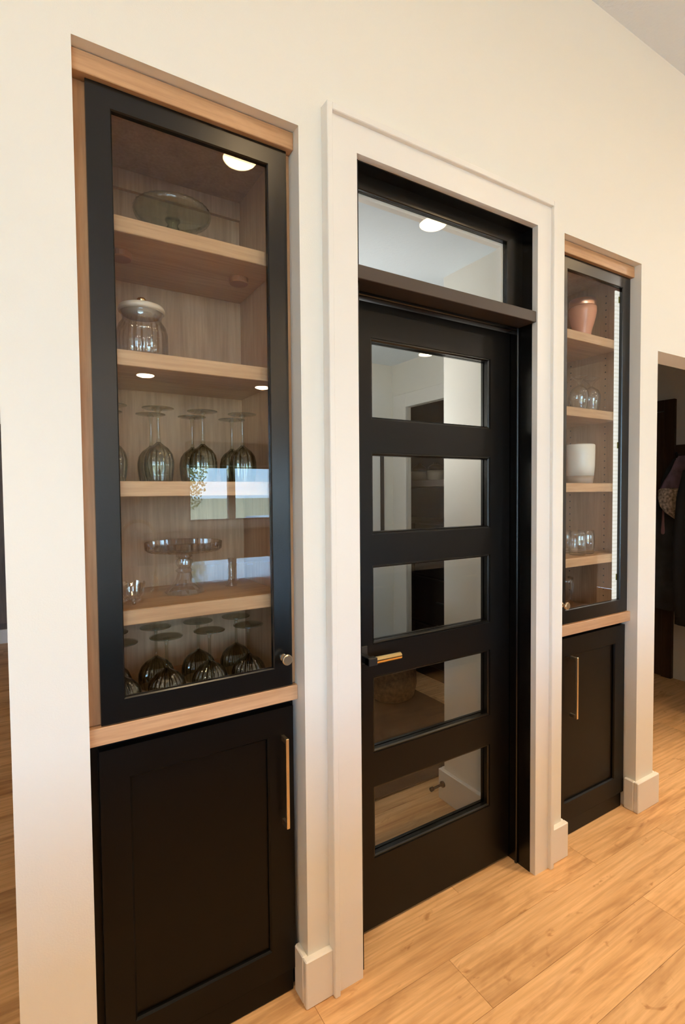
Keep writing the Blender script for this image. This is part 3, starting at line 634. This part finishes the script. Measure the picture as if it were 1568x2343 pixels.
o_('shade', lambda b: lathe(b, [(.145,.0125),(.148,.0125),(.148,.21),(.135,.215),(0,.215)], 36), M['pantryfill'], t, False)
o_('rod', lambda b: tube(b, [(0,0,.2155),(0,0,.8195)], .008, 12), M['blackmetal'], t)

# ------------------------------------------------------------------ coat room on the right
MX = 4.31
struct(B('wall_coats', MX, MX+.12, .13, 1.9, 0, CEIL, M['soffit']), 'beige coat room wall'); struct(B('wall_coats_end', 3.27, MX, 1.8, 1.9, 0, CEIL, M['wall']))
d2 = thing('door_2', None, None, (MX-.02, 1.3, 0)); struct(d2, 'dark wood door in the coat room')
bm = bmesh.new(); box(bm, MX-.035, MX-.001, .787, .865, 0, 2.185, .003); box(bm, MX-.035, MX-.001, .865, 1.78, 2.10, 2.185, .003); link('door_casing', bm, M['darkwood'], d2)
bm = bmesh.new(); box(bm, MX-.022, MX-.001, .868, 1.70, .005, 2.095, .002); box(bm, MX-.030, MX-.022, .99, 1.6, 1.2, 1.98, .004); box(bm, MX-.030, MX-.022, .99, 1.6, .2, 1.05, .004); link('leaf', bm, M['darkwood'], d2); at(d2, d2.location)
t = thing('hook_rail', 'dark wooden hook rail on the coat room wall', 'hook rail', (MX-.012, .46, 1.73))
B('board', MX-.025, MX-.001, .14, .784, 1.728, 1.828, M['darkwood'], t, .003)
for yy in (.22, .45, .64, .75): bm = bmesh.new(); tube(bm, [(MX-.025,yy,1.76),(MX-.06,yy,1.745),(MX-.075,yy,1.77)], .006, 8); link('hook', bm, M['blackmetal'], t)
at(t, t.location)
def garment(bm, cx, cy, prof, folds=9, amp=.12, n=56, seed=0):
    """hanging cloth: elliptical sections (z, half width in Y, half depth in X, y shift) with folds that deepen downwards"""
    Rg = random.Random(seed); ph = [Rg.uniform(0, 6.28) for _ in range(3)]; rings = []; L_ = len(prof)-1
    for q, (z, wy, wx, sy) in enumerate(prof):
        k = amp*min(1, q/ max(1, L_)*1.3)
        rings.append([bm.verts.new((cx+wx*math.cos(a)*(1+k*math.sin(folds*a+ph[0])+.5*k*math.sin(folds*1.7*a+ph[1]+q*.3)), cy+sy+wy*math.sin(a)*(1+.3*k*math.sin(folds*a+ph[2])), z)) for a in [2*PI*i/n for i in range(n)]])
    for a, b in zip(rings, rings[1:]):
        for i in range(n): bm.faces.new((a[i], b[i], b[(i+1) % n], a[(i+1) % n]))
    bm.faces.new(rings[0]); bm.faces.new(rings[-1])
t = thing('charcoal_coat', 'long charcoal coat hanging nearest the dark wood door', 'coat', (4.252, .79, .54))
bm = bmesh.new(); garment(bm, 4.252, .79, [(1.72,.03,.012,-.04),(1.64,.07,.03,-.03),(1.5,.10,.034,-.01),(1.3,.115,.036,.0),(1.1,.125,.037,.0),(.9,.13,.037,.0),(.7,.135,.038,.0),(.55,.135,.038,.0)], 6, .10, 56, 4); link('body', bm, M['navy'], t, True); at(t, t.location)
t = thing('mauve_jacket', 'mauve fleece jacket hanging from the coat rail', 'jacket', (4.165, .70, 1.36))
bm = bmesh.new(); garment(bm, 4.165, .67, [(1.735,.03,.012,0),(1.70,.055,.022,.0),(1.63,.08,.028,.005),(1.55,.12,.03,.015),(1.48,.145,.032,.02),(1.42,.135,.032,.02),(1.36,.12,.028,.01)], 7, .14, 56, 1); link('body', bm, M['purple'], t, True); at(t, t.location)
t = thing('tweed_scarf', 'brown patterned tweed scarf draped over the hanging coats', 'scarf', (4.105, .70, 1.255))
bm = bmesh.new(); garment(bm, 4.105, .68, [(1.495,.085,.008,.03),(1.48,.105,.014,.028),(1.42,.11,.018,.026),(1.36,.10,.018,.02),(1.31,.075,.017,.005),(1.27,.04,.013,-.02),(1.255,.02,.008,-.03)], 6, .12, 48, 2); link('drape', bm, M['tweed'], t, True); at(t, t.location)
t = thing('pink_strap', 'dusty pink hanging strap below the tweed scarf', 'strap', (4.165, .805, 1.14))
bm = bmesh.new(); garment(bm, 4.165, .805, [(1.33,.007,.006,0),(1.24,.009,.006,0),(1.17,.014,.007,0),(1.15,.013,.006,0),(1.142,.006,.004,0)], 3, .05, 20, 3); link('strap', bm, M['pinkstrap'], t, True); at(t, t.location)
t = thing('black_coat', 'black coat hanging in front of the mauve jacket', 'coat', (4.03, .52, .5))
bm = bmesh.new(); garment(bm, 4.035, .50, [(1.73,.03,.010,.02),(1.66,.08,.025,.01),(1.5,.11,.030,.0),(1.3,.13,.032,.0),(1.1,.135,.033,.0),(.85,.14,.033,.0),(.62,.145,.033,.0),(.5,.145,.033,.0)], 7, .12, 56, 6); link('body', bm, M['blackcloth'], t, True)
bm = bmesh.new(); tube(bm, [(4.035,.575,1.62),(4.03,.605,1.42),(4.03,.625,1.1),(4.03,.625,.8),(4.035,.615,.56)], [.030,.038,.038,.036,.032], 16); link('sleeve', bm, M['blackcloth'], t, True); at(t, t.location)

# ------------------------------------------------------------------ room seen past the left end of the wall
t = thing('tall_wood_cupboard', 'tall grey-brown wooden cupboard far beyond the left wall end', 'cupboard', (-.75, 4.95, 0))
B('body', -1.6, .3, 4.9, 5.15, .14, 2.2, M['midwood'], t); B('plinth', -1.6, .3, 4.88, 5.15, .001, .14, M['trim'], t)
for k in range(6): B('door', -1.58+k*.315, -1.285+k*.315, 4.875, 4.899, .20, 2.17, M['midwood'], t, .004)
at(t, t.location)
